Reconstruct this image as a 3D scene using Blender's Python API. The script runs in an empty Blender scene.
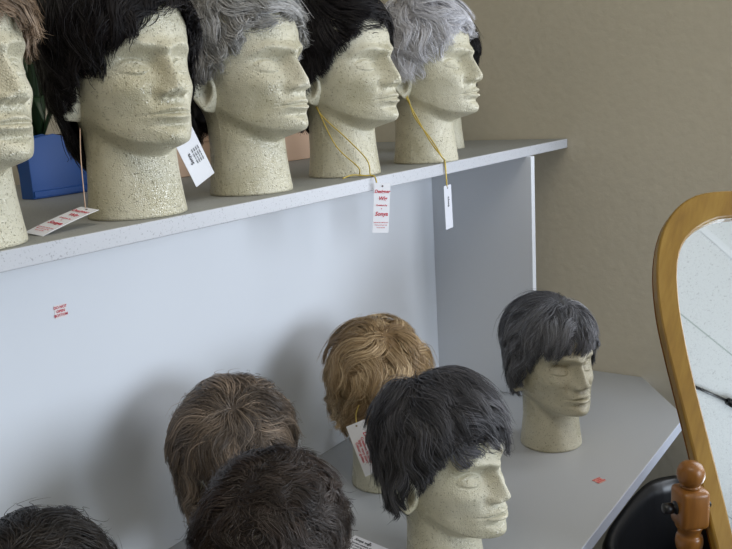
import bpy, bmesh, math, random
import numpy as np
from mathutils import Vector, Matrix
PI = math.pi
SC = bpy.context.scene
COL = SC.collection
rnd = random.Random(7)

# ------------------------------------------------------------------ helpers
def link(o, parent=None):
    COL.objects.link(o)
    if parent is not None:
        o.parent = parent
    return o

def tag(o, label=None, cat=None, group=None, kind=None):
    if label: o['label'] = label
    if cat: o['category'] = cat
    if group: o['group'] = group
    if kind: o['kind'] = kind
    return o

def empty(name, loc, rz=0.0):
    o = bpy.data.objects.new(name, None)
    o.empty_display_size = 0.05
    o.location = loc
    o.rotation_euler = (0, 0, rz)
    return link(o)

def mesh_obj(name, bm, mat, parent=None, smooth=False):
    me = bpy.data.meshes.new(name)
    bm.normal_update()
    bm.to_mesh(me)
    bm.free()
    if mat: me.materials.append(mat)
    if smooth:
        for p in me.polygons: p.use_smooth = True
    return link(bpy.data.objects.new(name, me), parent)

def arr_mesh(name, V, F, mat, parent=None, smooth=True):
    me = bpy.data.meshes.new(name)
    V = np.asarray(V, dtype=np.float32); F = np.asarray(F, dtype=np.int32)
    me.vertices.add(len(V)); me.vertices.foreach_set('co', V.ravel())
    k = F.shape[1]
    me.loops.add(F.size); me.loops.foreach_set('vertex_index', F.ravel())
    me.polygons.add(len(F))
    me.polygons.foreach_set('loop_start', np.arange(0, F.size, k, dtype=np.int32))
    me.polygons.foreach_set('loop_total', np.full(len(F), k, dtype=np.int32))
    if smooth: me.polygons.foreach_set('use_smooth', np.ones(len(F), dtype=bool))
    me.update(calc_edges=True)
    if mat: me.materials.append(mat)
    return link(bpy.data.objects.new(name, me), parent)

def box(bm, x0, x1, y0, y1, z0, z1, bevel=0.0):
    vs = [bm.verts.new(p) for p in ((x0,y0,z0),(x1,y0,z0),(x1,y1,z0),(x0,y1,z0),(x0,y0,z1),(x1,y0,z1),(x1,y1,z1),(x0,y1,z1))]
    fs = [bm.faces.new([vs[i] for i in f]) for f in ((0,3,2,1),(4,5,6,7),(0,1,5,4),(1,2,6,5),(2,3,7,6),(3,0,4,7))]
    if bevel:
        es = list({e for f in fs for e in f.edges})
        bmesh.ops.bevel(bm, geom=es, offset=bevel, segments=2, profile=0.5, affect='EDGES')
    return vs

def prism(bm, pts, z0, z1, bevel=0.0):
    b = [bm.verts.new((p[0], p[1], z0)) for p in pts]
    t = [bm.verts.new((p[0], p[1], z1)) for p in pts]
    n = len(pts); fs = []
    fs.append(bm.faces.new(b[::-1])); fs.append(bm.faces.new(t))
    for i in range(n):
        fs.append(bm.faces.new((b[i], b[(i+1)%n], t[(i+1)%n], t[i])))
    bmesh.ops.recalc_face_normals(bm, faces=fs)
    if bevel:
        es = list({e for f in fs for e in f.edges})
        bmesh.ops.bevel(bm, geom=es, offset=bevel, segments=2, profile=0.5, affect='EDGES')

def tube(bm, pts, r, n=8):
    pts = [Vector(p) for p in pts]
    rs = r if isinstance(r, (list, tuple)) else [r]*len(pts)
    rings = []; prev = None
    for i, p in enumerate(pts):
        t = (pts[min(i+1, len(pts)-1)] - pts[max(i-1, 0)]).normalized()
        if prev is None:
            a = Vector((0,0,1)) if abs(t.z) < 0.9 else Vector((1,0,0))
            u = t.cross(a).normalized()
        else:
            u = (prev - t*prev.dot(t)).normalized()
        prev = u; v = t.cross(u)
        rings.append([bm.verts.new(p + (u*math.cos(2*PI*k/n) + v*math.sin(2*PI*k/n))*rs[i]) for k in range(n)])
    for a, b in zip(rings, rings[1:]):
        for k in range(n):
            bm.faces.new((a[k], a[(k+1)%n], b[(k+1)%n], b[k]))
    bm.faces.new(rings[0][::-1]); bm.faces.new(rings[-1])

def lathe(bm, prof, n=32, M=None):
    rings = []
    for r, z in prof:
        rings.append([bm.verts.new((max(r,1e-4)*math.cos(2*PI*k/n), max(r,1e-4)*math.sin(2*PI*k/n), z)) for k in range(n)])
    for a, b in zip(rings, rings[1:]):
        for k in range(n):
            bm.faces.new((a[k], a[(k+1)%n], b[(k+1)%n], b[k]))
    bm.faces.new(rings[0][::-1]); bm.faces.new(rings[-1])
    if M is not None:
        bmesh.ops.transform(bm, matrix=M, verts=[v for r_ in rings for v in r_])

def smooth_path(P, k=6):
    P = [Vector(p) for p in P]; out = []
    for i in range(len(P)-1):
        p0 = P[max(i-1,0)]; p1 = P[i]; p2 = P[i+1]; p3 = P[min(i+2,len(P)-1)]
        for j in range(k):
            t = j/k
            out.append(0.5*((2*p1) + (p2-p0)*t + (2*p0-5*p1+4*p2-p3)*t*t + (3*p1-p0-3*p2+p3)*t**3))
    out.append(P[-1]); return out

# ------------------------------------------------------------------ camera
F_PX = 847.465
PITCH, ROLL, YAW = 0.2089, -0.0575, 0.6109
CAM = Vector((0, 0, 1.45))
fw = Vector((math.cos(YAW)*math.cos(PITCH), math.sin(YAW)*math.cos(PITCH), -math.sin(PITCH)))
rt = fw.cross(Vector((0,0,1))).normalized(); up = rt.cross(fw)
r2 = rt*math.cos(ROLL) + up*math.sin(ROLL); u2 = -rt*math.sin(ROLL) + up*math.cos(ROLL)
cam_d = bpy.data.cameras.new('camera'); cam = link(bpy.data.objects.new('camera', cam_d))
cam.matrix_world = Matrix(((r2.x,u2.x,-fw.x,CAM.x),(r2.y,u2.y,-fw.y,CAM.y),(r2.z,u2.z,-fw.z,CAM.z),(0,0,0,1)))
cam_d.sensor_width = 36.0; cam_d.lens = 36.0*F_PX/732.0
cam_d.clip_start = 0.02
SC.camera = cam
def ray(x, y): return fw + r2*((x-366)/F_PX) - u2*((y-274.5)/F_PX)
def atz(x, y, z): d = ray(x,y); return CAM + d*((z-CAM.z)/d.z)
def atX(x, y, X): d = ray(x,y); return CAM + d*(X/d.x)
def atY(x, y, Y): d = ray(x,y); return CAM + d*(Y/d.y)
def atD(x, y, D): return CAM + ray(x,y)*D

# ------------------------------------------------------------------ materials
def mat(name, col, rough=0.5, spec=0.5, metal=0.0, coat=0.0):
    m = bpy.data.materials.new(name); m.use_nodes = True
    b = m.node_tree.nodes['Principled BSDF']
    b.inputs['Base Color'].default_value = (*col, 1)
    b.inputs['Roughness'].default_value = rough
    b.inputs['Specular IOR Level'].default_value = spec
    b.inputs['Metallic'].default_value = metal
    b.inputs['Coat Weight'].default_value = coat
    return m
def N(m, t, **kw):
    n = m.node_tree.nodes.new(t)
    for k, v in kw.items():
        if hasattr(n, k): setattr(n, k, v)
        else: n.inputs[k].default_value = v
    return n
def L(m, a, b): m.node_tree.links.new(a, b)
def bsdf(m): return m.node_tree.nodes['Principled BSDF']
def ramp(m, stops, fac):
    r = N(m, 'ShaderNodeValToRGB'); e = r.color_ramp.elements
    while len(e) < len(stops): e.new(0.5)
    for el, (p, c) in zip(e, stops):
        el.position = p; el.color = (*c, 1)
    L(m, fac, r.inputs['Fac']); return r
def coords(m): return N(m, 'ShaderNodeTexCoord').outputs['Object']
def bump(m, h, strength, dist):
    b = N(m, 'ShaderNodeBump'); b.inputs['Strength'].default_value = strength; b.inputs['Distance'].default_value = dist
    L(m, h, b.inputs['Height']); L(m, b.outputs['Normal'], bsdf(m).inputs['Normal']); return b

def foam_mat(name, light, dark):
    m = mat(name, light, 0.36, 0.75)
    oc = coords(m)
    info = N(m, 'ShaderNodeObjectInfo')
    add = N(m, 'ShaderNodeVectorMath', operation='ADD'); L(m, oc, add.inputs[0])
    sc = N(m, 'ShaderNodeVectorMath', operation='SCALE'); sc.inputs[0].default_value = (1.3,2.1,.7); L(m, info.outputs['Random'], sc.inputs['Scale'])
    L(m, sc.outputs[0], add.inputs[1]); p = add.outputs[0]
    v = N(m, 'ShaderNodeTexVoronoi', feature='DISTANCE_TO_EDGE'); v.inputs['Scale'].default_value = 380; L(m, p, v.inputs['Vector'])
    n = N(m, 'ShaderNodeTexNoise'); n.inputs['Scale'].default_value = 420; n.inputs['Detail'].default_value = 1; L(m, p, n.inputs['Vector'])
    n2 = N(m, 'ShaderNodeTexNoise'); n2.inputs['Scale'].default_value = 14; n2.inputs['Detail'].default_value = 4; L(m, p, n2.inputs['Vector'])
    # pits between the beads: small dark speckles where the noise is high
    r1 = ramp(m, [(0.635, (0,0,0)), (0.70, (1,1,1))], n.outputs['Fac'])
    mottl = ramp(m, [(0.3, dark), (0.7, light)], n2.outputs['Fac'])
    mx = N(m, 'ShaderNodeMixRGB'); mx.blend_type = 'MIX'
    L(m, mottl.outputs['Color'], mx.inputs['Color1']); mx.inputs['Color2'].default_value = (dark[0]*.45, dark[1]*.43, dark[2]*.36, 1)
    mul = N(m, 'ShaderNodeMath', operation='MULTIPLY'); L(m, r1.outputs['Color'], mul.inputs[0]); mul.inputs[1].default_value = 0.7
    L(m, mul.outputs[0], mx.inputs['Fac'])
    L(m, mx.outputs['Color'], bsdf(m).inputs['Base Color'])
    s = N(m, 'ShaderNodeMath', operation='SUBTRACT'); L(m, v.outputs['Distance'], s.inputs[0]); L(m, r1.outputs['Color'], s.inputs[1])
    rr_ = ramp(m, [(0.35,(.22,.22,.22)),(0.65,(.46,.46,.46))], n2.outputs['Fac']); L(m, rr_.outputs['Color'], bsdf(m).inputs['Roughness'])
    big = N(m, 'ShaderNodeTexNoise'); big.inputs['Scale'].default_value = 55; big.inputs['Detail'].default_value = 2; L(m, p, big.inputs['Vector'])
    ad = N(m, 'ShaderNodeMath', operation='MULTIPLY_ADD'); L(m, big.outputs['Fac'], ad.inputs[0]); ad.inputs[1].default_value = 1.6; L(m, s.outputs[0], ad.inputs[2])
    bump(m, ad.outputs[0], 0.75, 0.0016)
    return m
M_FOAM = foam_mat('styrofoam_pearl', (0.655,0.615,0.475), (0.53,0.49,0.345))

def hair_mat(name, cols, rough=0.42, spec=0.35, nape=None):
    m = mat(name, cols[1], rough, spec)
    at = N(m, 'ShaderNodeAttribute'); at.attribute_name = 'tint'
    k = len(cols)
    r = ramp(m, [(i/(k-1), c) for i, c in enumerate(cols)], at.outputs['Fac'])
    out = r.outputs['Color']
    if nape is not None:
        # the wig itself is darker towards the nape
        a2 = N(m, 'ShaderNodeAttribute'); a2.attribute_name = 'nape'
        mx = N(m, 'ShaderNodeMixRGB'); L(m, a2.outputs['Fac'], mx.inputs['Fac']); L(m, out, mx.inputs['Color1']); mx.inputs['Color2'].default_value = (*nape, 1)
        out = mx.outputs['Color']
    L(m, out, bsdf(m).inputs['Base Color'])
    return m
M_BLACK = hair_mat('hair_black', [(.004,.003,.004),(.008,.006,.007),(.015,.012,.013)], .42, .22)
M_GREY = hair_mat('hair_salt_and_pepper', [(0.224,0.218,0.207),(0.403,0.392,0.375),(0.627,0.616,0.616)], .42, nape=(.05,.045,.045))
M_SILVER = hair_mat('hair_silver', [(.45,.44,.46),(.66,.65,.68),(.85,.84,.88)], .40)
M_TAUPE = hair_mat('hair_light_brown', [(0.108,0.072,0.045),(0.225,0.153,0.099),(0.360,0.261,0.180)], .42)
M_STEEL = hair_mat('hair_steel_grey', [(0.044,0.046,0.051),(0.112,0.114,0.129),(0.312,0.321,0.351)], .38)
M_STEEL2 = hair_mat('hair_charcoal_grey', [(0.018,0.017,0.019),(0.048,0.046,0.050),(0.150,0.144,0.156)], .42)
M_BLONDE = hair_mat('hair_golden_blonde', [(.16,.095,.045),(.34,.225,.11),(.82,.62,.38)], .40)  # last stop raised to stand for light caught on the crown
M_ASH = hair_mat('hair_ash_brown', [(.05,.036,.026),(.11,.082,.060),(.42,.31,.22)], .42)  # brightest stop lifted: the lit crown is put into the hair colour
M_DKBR = hair_mat('hair_dark_brown', [(0.012,0.007,0.005),(0.025,0.016,0.011),(0.051,0.033,0.025)], .42)
M_BRBK = hair_mat('hair_brown_black', [(0.007,0.005,0.004),(0.015,0.011,0.008),(0.033,0.024,0.018)], .42)

def laminate(name, col, speck=True, rough=0.35):
    m = mat(name, col, rough, 0.4)
    oc = coords(m)
    n = N(m, 'ShaderNodeTexNoise'); n.inputs['Scale'].default_value = 330; n.inputs['Detail'].default_value = 2; L(m, oc, n.inputs['Vector'])
    n2 = N(m, 'ShaderNodeTexNoise'); n2.inputs['Scale'].default_value = 420; n2.inputs['Detail'].default_value = 1; L(m, oc, n2.inputs['Vector'])
    if speck:
        r = ramp(m, [(0.0,(col[0]*.55,col[1]*.55,col[2]*.57)),(0.27,(col[0]*.66,col[1]*.66,col[2]*.67)),(0.36,col),(1,col)], n2.outputs['Fac'])
        L(m, r.outputs['Color'], bsdf(m).inputs['Base Color'])
    bump(m, n.outputs['Fac'], 0.04, 0.0005)
    return m
M_SHELF_SHADED = laminate('speckled_laminate_shaded', (.36,.36,.34), True, .6); bsdf(M_SHELF_SHADED).inputs['Specular IOR Level'].default_value = .15  # top of the board, darkened: weaker light on it is in the colour
M_SHELF_LIT = laminate('speckled_laminate_lit', (.50,.51,.54))  # same laminate, lightened: window light on the edge is in the colour
M_PANEL = laminate('white_melamine', (.745,.77,.81), False, .32)
M_DESK = laminate('grey_white_laminate', (.42,.425,.425), False, .34)
M_EDGE = mat('white_edge_band', (.58,.62,.72), .35)

def wall_mat(name, col, sc=55, st=.25):
    m = mat(name, col, .85, .2); oc = coords(m)
    n = N(m, 'ShaderNodeTexNoise'); n.inputs['Scale'].default_value = sc; n.inputs['Detail'].default_value = 5; L(m, oc, n.inputs['Vector'])
    bump(m, n.outputs['Fac'], st, .004)
    r = ramp(m, [(0.3, tuple(c*.98 for c in col)), (0.7, tuple(min(1,c*1.02) for c in col))], n.outputs['Fac'])
    L(m, r.outputs['Color'], bsdf(m).inputs['Base Color']); return m
M_WALL = wall_mat('beige_textured_wall', (.58,.52,.40))
M_FLOOR = wall_mat('dark_carpet', (.10,.10,.105), 300, .5)

def ceiling_mat():
    m = mat('acoustic_ceiling_tile', (.80,.81,.80), .9, .1); oc = coords(m)
    sep = N(m, 'ShaderNodeSeparateXYZ'); L(m, oc, sep.inputs[0])
    n = N(m, 'ShaderNodeTexNoise'); n.inputs['Scale'].default_value = 130; n.inputs['Detail'].default_value = 2; L(m, oc, n.inputs['Vector'])
    r = ramp(m, [(0.0,(.50,.50,.50)),(0.30,(.62,.62,.61)),(0.38,(.82,.83,.82)),(1,(.84,.85,.84))], n.outputs['Fac'])
    L(m, r.outputs['Color'], bsdf(m).inputs['Base Color'])
    bump(m, n.outputs['Fac'], .3, .004)
    return m
M_CEIL = ceiling_mat()
M_TBAR = mat('white_painted_metal', (.85,.86,.86), .4)

def wood_mat(name, cols, scale=(1,1,1)):
    m = mat(name, cols[0], .36, .4, coat=.12); bsdf(m).inputs['Coat Roughness'].default_value = .12
    oc = coords(m); mp = N(m, 'ShaderNodeMapping'); mp.inputs['Scale'].default_value = scale; L(m, oc, mp.inputs['Vector'])
    n = N(m, 'ShaderNodeTexNoise'); n.inputs['Scale'].default_value = 6; n.inputs['Detail'].default_value = 6; n.inputs['Distortion'].default_value = .6; L(m, mp.outputs[0], n.inputs['Vector'])
    w = N(m, 'ShaderNodeTexNoise'); w.inputs['Scale'].default_value = 40; w.inputs['Detail'].default_value = 3; L(m, mp.outputs[0], w.inputs['Vector'])
    ad = N(m, 'ShaderNodeMath', operation='MULTIPLY_ADD'); L(m, w.outputs['Fac'], ad.inputs[0]); ad.inputs[1].default_value = .35; L(m, n.outputs['Fac'], ad.inputs[2])
    r = ramp(m, [(0.45, cols[0]), (0.65, cols[1]), (0.85, cols[2])], ad.outputs[0])
    inf = N(m, 'ShaderNodeObjectInfo'); mr = N(m, 'ShaderNodeMapRange'); L(m, inf.outputs['Random'], mr.inputs[0]); mr.inputs[3].default_value = .88; mr.inputs[4].default_value = 1.08
    hs = N(m, 'ShaderNodeHueSaturation'); L(m, mr.outputs[0], hs.inputs['Value']); L(m, r.outputs['Color'], hs.inputs['Color'])
    L(m, hs.outputs['Color'], bsdf(m).inputs['Base Color']); return m
M_OAK = wood_mat('honey_wood', [(.235,.120,.012),(.295,.158,.018),(.35,.20,.03)], (1,6,.6))
M_OAK2 = wood_mat('orange_turned_wood', [(.18,.066,.010),(.24,.092,.015),(.30,.12,.022)], (6,6,1))
M_MIRROR = mat('mirror_silvering', (.92,.94,.93), .015, .5, 1.0)
M_BLKPL = mat('black_plastic', (.008,.008,.009), .35)
M_BAG = mat('black_bin_liner', (.010,.010,.011), .32)
M_PAPER = mat('white_card', (.86,.86,.90), .55)
M_PAPER2 = mat('grey_white_card', (.62,.63,.68), .55)
M_INK = mat('red_ink', (.60,.03,.06), .6)
M_INKK = mat('black_ink', (.03,.03,.04), .6)
M_STICK = mat('pale_sticker', (.80,.74,.72), .5)
M_STICKO = mat('salmon_sticker', (.72,.36,.28), .5)
M_GOLD = mat('gold_cord', (.55,.40,.07), .42, .5, .35)
M_BLUE = mat('blue_binder_cover', (.004,.072,.31), .38)
M_PEACH = mat('peach_cardboard', (.62,.42,.29), .6)
M_LEAF = mat('dark_green_leaf', (.02,.055,.022), .4)
M_POT = mat('dark_pot', (.05,.04,.035), .5)
M_WHITE = mat('white_frame_paint', (.8,.8,.8), .4)
M_DARKHOLE = mat('punched_hole', (.12,.08,.08), .6)

# ------------------------------------------------------------------ key dimensions
DZ = 0.75                 # desk top
SZ = 1.45 - 0.1294        # shelf top
ST = 0.0214
SY = 0.761                # shelf front edge
BY = 1.0                  # back panel face
WX = 1.958                # end wall
PX = 1.718                # side panel face
DY = 0.4267               # desk front edge

# ------------------------------------------------------------------ room
def struct(name, bm, m):
    return tag(mesh_obj(name, bm, m), kind='structure')
RX0, RY0, RY1, RZ = -2.6, -3.15, 1.75, 2.75
bm = bmesh.new(); box(bm, RX0-.1, WX+.1, RY0-.1, RY1+.1, -.1, 0); struct('floor', bm, M_FLOOR)
bm = bmesh.new(); box(bm, RX0-.1, WX+.1, RY0-.1, RY1+.1, RZ, RZ+.1); struct('ceiling', bm, M_CEIL)
WN2 = (-.90, .22, 1.00, 1.95)   # unseen window added to light the desk corner head, y0 y1 z0 z1
bm = bmesh.new(); box(bm, WX, WX+.1, RY0-.1, WN2[0], 0, RZ); box(bm, WX, WX+.1, WN2[1], RY1+.1, 0, RZ)
box(bm, WX, WX+.1, WN2[0], WN2[1], 0, WN2[2]); box(bm, WX, WX+.1, WN2[0], WN2[1], WN2[3], RZ); struct('wall_right', bm, M_WALL)
bm = bmesh.new()
for a in ((WN2[0], WN2[0]+.04, WN2[2], WN2[3]), (WN2[1]-.04, WN2[1], WN2[2], WN2[3]), (WN2[0], WN2[1], WN2[2], WN2[2]+.04), (WN2[0], WN2[1], WN2[3]-.04, WN2[3])):
    box(bm, WX+.03, WX+.09, a[0], a[1], a[2], a[3])
struct('window_added', bm, M_WHITE)  # frame of the added window, out of view
bm = bmesh.new(); box(bm, RX0-.1, WX, RY1, RY1+.1, 0, RZ); struct('wall_back', bm, M_WALL)
bm = bmesh.new(); box(bm, RX0-.1, RX0, RY0-.1, RY1, 0, RZ); struct('wall_left', bm, M_WALL)
WIN = (0.30, 1.93, 0.80, 2.35)    # window in the front wall, x0 x1 z0 z1
bm = bmesh.new()
box(bm, RX0, WIN[0], RY0-.1, RY0, 0, RZ); box(bm, WIN[1], WX, RY0-.1, RY0, 0, RZ)
box(bm, WIN[0], WIN[1], RY0-.1, RY0, 0, WIN[2]); box(bm, WIN[0], WIN[1], RY0-.1, RY0, WIN[3], RZ)
struct('wall_front', bm, M_WALL)
bm = bmesh.new()
t = .04
for a in ((WIN[0], WIN[0]+t, WIN[2], WIN[3]), (WIN[1]-t, WIN[1], WIN[2], WIN[3]), (WIN[0], WIN[1], WIN[2], WIN[2]+t), (WIN[0], WIN[1], WIN[3]-t, WIN[3]), ((WIN[0]+WIN[1])/2-.02, (WIN[0]+WIN[1])/2+.02, WIN[2], WIN[3])):
    box(bm, a[0], a[1], RY0-.09, RY0-.03, a[2], a[3])
struct('window_1', bm, M_WHITE)
# ceiling grid
bm = bmesh.new()
GX, GY = 1.22, 1.83
GOX, GOY = 1.42-1.22, -0.68
x = GOX - 5*GX
while x < WX:
    if x > RX0: box(bm, x-.012, x+.012, RY0, RY1, RZ-.006, RZ)
    x += GX
y = GOY - 3*GY
while y < RY1:
    if y > RY0: box(bm, RX0, WX, y-.012, y+.012, RZ-.0065, RZ)
    y += GY
struct('trim_1', bm, M_TBAR)
bm = bmesh.new()
x = GOX - .305 - .61*5
while x < WX:
    if x > RX0: box(bm, x-.0025, x+.0025, RY0, RY1, RZ-.001, RZ)
    x += .61
struct('trim_2', bm, mat('tile_score_line', (.45,.50,.46), .8))
bm = bmesh.new(); box(bm, WX-.012, WX, RY0, RY1, 0, .09, .002); struct('baseboard_right', bm, M_WHITE)

# ------------------------------------------------------------------ furniture
XL = -0.55
bm = bmesh.new()
c1 = atz(643,376,DZ); c2 = atz(676,415,DZ)
prism(bm, [(XL,DY),(c2.x,DY),(WX-.003,c1.y),(WX-.003,1.30),(XL,1.30)], DZ-.024, DZ, .0015)
desk = empty('display_desk', (XL, 1.30, 0))
dt = mesh_obj('desktop', bm, M_DESK); dt.data.transform(Matrix.Translation((-XL,-1.30,0))); dt.parent = desk
dt.data.materials.append(M_EDGE)
for p in dt.data.polygons:
    if abs(p.normal.z) < .5: p.material_index = 1
for x in (-.50, 1.10):
    bm = bmesh.new(); box(bm, x-XL, x-XL+.02, -.62, -.05, 0, DZ-.024, .001); mesh_obj('leg_panel', bm, M_PANEL, desk)
bm = bmesh.new(); box(bm, -.48-XL, 1.10-XL, -.30, -.285, .15, DZ-.024, .001); mesh_obj('modesty_panel', bm, M_PANEL, desk)
tag(desk, 'white laminate display desk with clipped corner under the foam heads', 'desk')

rack = empty('shelf_unit', (XL, BY, DZ))
def rk(name, b, m, bev=.001):
    bm = bmesh.new(); box(bm, b[0]-XL, b[1]-XL, b[2]-BY, b[3]-BY, b[4]-DZ, b[5]-DZ, bev); return mesh_obj(name, bm, m, rack)
SB = 1.45
rk('shelf_board', (XL, WX-.003, SY, SB, SZ-ST, SZ), M_SHELF_SHADED, .0015)
sb_ = bpy.data.objects['shelf_board']; sb_.data.materials.append(M_SHELF_LIT)
for p in sb_.data.polygons:
    if p.normal.z < .5: p.material_index = 1
rk('back_panel', (XL, PX, BY, BY+.016, DZ+.0005, SZ-ST), M_PANEL)
rk('side_panel', (PX, PX+.018, SY-.010, BY+.016, DZ+.0005, SZ-ST), M_PANEL)
rk('side_panel', (XL, XL+.018, SY+.002, BY, DZ+.0005, SZ-ST), M_PANEL)
tag(rack, 'white shelf unit with speckled top shelf standing on the display desk', 'shelf')

# ------------------------------------------------------------------ mannequin head
def head_mesh():
    # neck tube and head ovoid, blended along a jaw line that rises towards the ears
    def tab(x, X, Y, k=17):
        fine = np.linspace(-.03,.32,701); y = np.interp(fine, X, Y)
        kk = np.hanning(k+2)[1:-1]; kk /= kk.sum()
        ye = np.pad(y, k//2, mode='edge')
        return np.interp(x, fine, np.convolve(ye, kk, 'valid'))
    zs = np.concatenate([np.linspace(0,.06,22)[:-1], np.linspace(.06,.212,185)[:-1], np.linspace(.212,.258,34)[:-1], .258+.028*np.sin(np.linspace(0,PI/2,22))])
    nT = 300
    s = np.linspace(0, 2*PI, nT, endpoint=False)
    th = s - .45*np.sin(s)    # denser near s=0 (front)
    Z, T = np.meshgrid(zs, th, indexing='ij')
    c = np.cos(T); sn = np.sin(T)
    zn_ = [0,.004,.02,.045,.07,.10,.13,.16]
    nA = tab(zs, zn_, [.0600,.0600,.0580,.0555,.0540,.0545,.057,.060])[:,None]
    nF = tab(zs, zn_, [.0615,.0615,.0590,.0560,.0545,.0560,.060,.064])[:,None]
    nB = tab(zs, zn_, [.0600,.0600,.0575,.0550,.0540,.0560,.062,.072])[:,None]
    zh = [.06,.08,.092,.104,.115,.13,.15,.17,.185,.203,.22,.24,.252,.264,.275,.282,.286]
    hA = tab(zs, zh, [.046,.0505,.054,.0575,.0605,.0640,.0680,.0710,.0730,.0750,.0755,.0725,.066,.056,.042,.026,.006], 9)[:,None]
    hF = tab(zs, zh, [.088,.0970,.1015,.1035,.1025,.1010,.0975,.0925,.0885,.0905,.0900,.084,.075,.062,.045,.028,.006], 9)[:,None]
    hB = tab(zs, zh, [.050,.054,.057,.060,.066,.076,.088,.096,.100,.102,.102,.097,.089,.077,.058,.036,.006], 9)[:,None]
    nr_ = 1/np.sqrt((sn/nA)**2+(c/np.where(c>0,nF,nB))**2)
    cc_ = np.abs(c); ex = 1.0
    hr_ = 1/np.sqrt((sn/hA)**2+(c/np.where(c>0,hF,hB))**2)
    cp = np.clip(c,0,1); cb = np.clip(-c,0,1)
    zj = .110 - .032*cp**1.3 + .012*cb
    wj = .034 - .016*cp + .020*cb
    tt = np.clip((Z-(zj-wj*.45))/wj, 0, 1); tt = tt*tt*(3-2*tt)
    R_ = nr_*(1-tt)+hr_*tt
    X = R_*sn; Yv = -R_*c
    # everything on the face sits a little lower than on the first table
    Zr = Z
    Z = Z + np.interp(zs, [0,.08,.095,.12,.148,.174,.195,.22], [.002,.003,.004,.008,.010,.0105,.0095,.007])[:,None]
    # temples / side flattening on the face half
    w = np.clip((c-.05)/.35, 0, 1); w = w*w*(3-2*w)
    ax = np.abs(X)
    g = lambda u, su: np.exp(-(u/su)**2)
    D = np.zeros_like(X)
    brow = .203 + .004*g(ax-.030,.018) - .006*np.clip((ax-.04)/.02,0,1)
    D += .0080*g(Z-brow,.0065)*np.clip(1-(ax/.056)**6,0,1)
    D -= .0020*g(ax,.010)*g(Z-.206,.008)
    D -= .0130*g(ax-.0300,.0175)*g(Z-.1860,.0125)
    D -= .0045*g(ax-.0155,.0080)*g(Z-.1870,.0100)
    e_ = ax-.0315
    D += .0100*np.exp(-np.clip((e_/.0140)**2+((Z-.1835)/.0085)**2,0,9)**1.4)
    wl_ = np.exp(-np.clip(np.abs(e_)/.0145,0,3)**4)
    D += .0017*wl_*g(Z-(.1905-26*e_**2),.0016)      # upper lid
    D -= .0016*wl_*g(Z-(.1938-20*e_**2),.0015)      # crease above it
    D += .0010*wl_*g(Z-(.1772+18*e_**2),.0016)      # lower lid
    D -= .0010*wl_*g(Z-(.1745+16*e_**2),.0017)
    # nose
    zn = np.array([.140,.1465,.1495,.1530,.1580,.1640,.1730,.1850,.1950,.2050,.2150,.225])
    hn = np.array([0,   .0010,.0060,.0145,.0185,.0190,.0168,.0140,.0105,.0065,.002,0])
    wn = np.array([.013,.012,.0125,.0125,.0120,.0105,.0088,.0075,.0080,.0095,.012,.014])
    H = np.interp(Z[:,0], zn, hn)*1.16; kk = np.hanning(7); kk/=kk.sum(); H = np.convolve(H, kk, 'same'); Wn = np.interp(Z[:,0], zn, wn)*1.05
    D += H[:,None]*np.exp(-(ax/Wn[:,None])**2.6)
    D += .0085*g(ax-.0135,.0052)*g(Z-.1545,.0060)         # nostril wings
    D -= .0035*g(ax-.0075,.0030)*g(Z-.1485,.0022)
    D -= .0028*g(ax-.0225,.0050)*g(Z-(.150),.0110)        # fold beside the nose
    # cheeks
    D += .0045*g(ax-.041,.017)*g(Z-.160,.013)
    D -= .0042*g(ax-.044,.014)*g(Z-.128,.015)
    # mouth
    D += .0050*g(ax,.026)*g(Z-.130,.0150)
    D += .0050*g(ax,.0205)*g(Z-(.1345+.0012*g(ax-.006,.005)-6*ax**2*1.2),.0034)
    D += .0062*g(ax,.0185)*g(Z-(.1235+5*ax**2),.0040)
    D -= .0050*g(ax,.0250)*g(Z-(.1295-2*ax**2),.0014)
    D -= .0022*g(ax-.0265,.0040)*g(Z-.1285,.0040)
    D -= .0010*g(ax,.0028)*g(Z-.1425,.0050)
    D -= .0052*g(ax,.021)*g(Z-.1140,.0048)
    D += .0078*g(ax,.0200)*g(Z-.0975,.0105)
    # neck hollow in front
    D -= .0015*g(ax,.02)*g(Z-.060,.012)
    Yv = Yv - w*D
    # mould seam along both sides
    seam = np.exp(-((np.abs(T-PI)-PI/2)/.010)**2)
    X = X + np.sign(np.sin(T))*seam*.0009
    # close the top neatly
    Z = Zr
    V = np.stack([X, Yv, Z], -1).reshape(-1,3)
    nz = len(zs)
    i = np.arange(nz-1)[:,None]*nT; j = np.arange(nT)[None,:]; j2 = (j+1)%nT
    F = np.stack([i+j, i+j2, i+nT+j2, i+nT+j], -1).reshape(-1,4)
    V = V.tolist(); F = F.tolist()
    def cap(row, flip):
        base = row*nT; cidx = len(V)
        V.append([0,0,float(zs[row])])
        for k in range(0, nT, 2):
            q_ = [base+k, base+(k+1)%nT, base+(k+2)%nT, cidx]
            F.append(q_[::-1] if flip else q_)
    cap(0, True); cap(nz-1, False)
    # ears
    nu, nr = 40, 12
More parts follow.
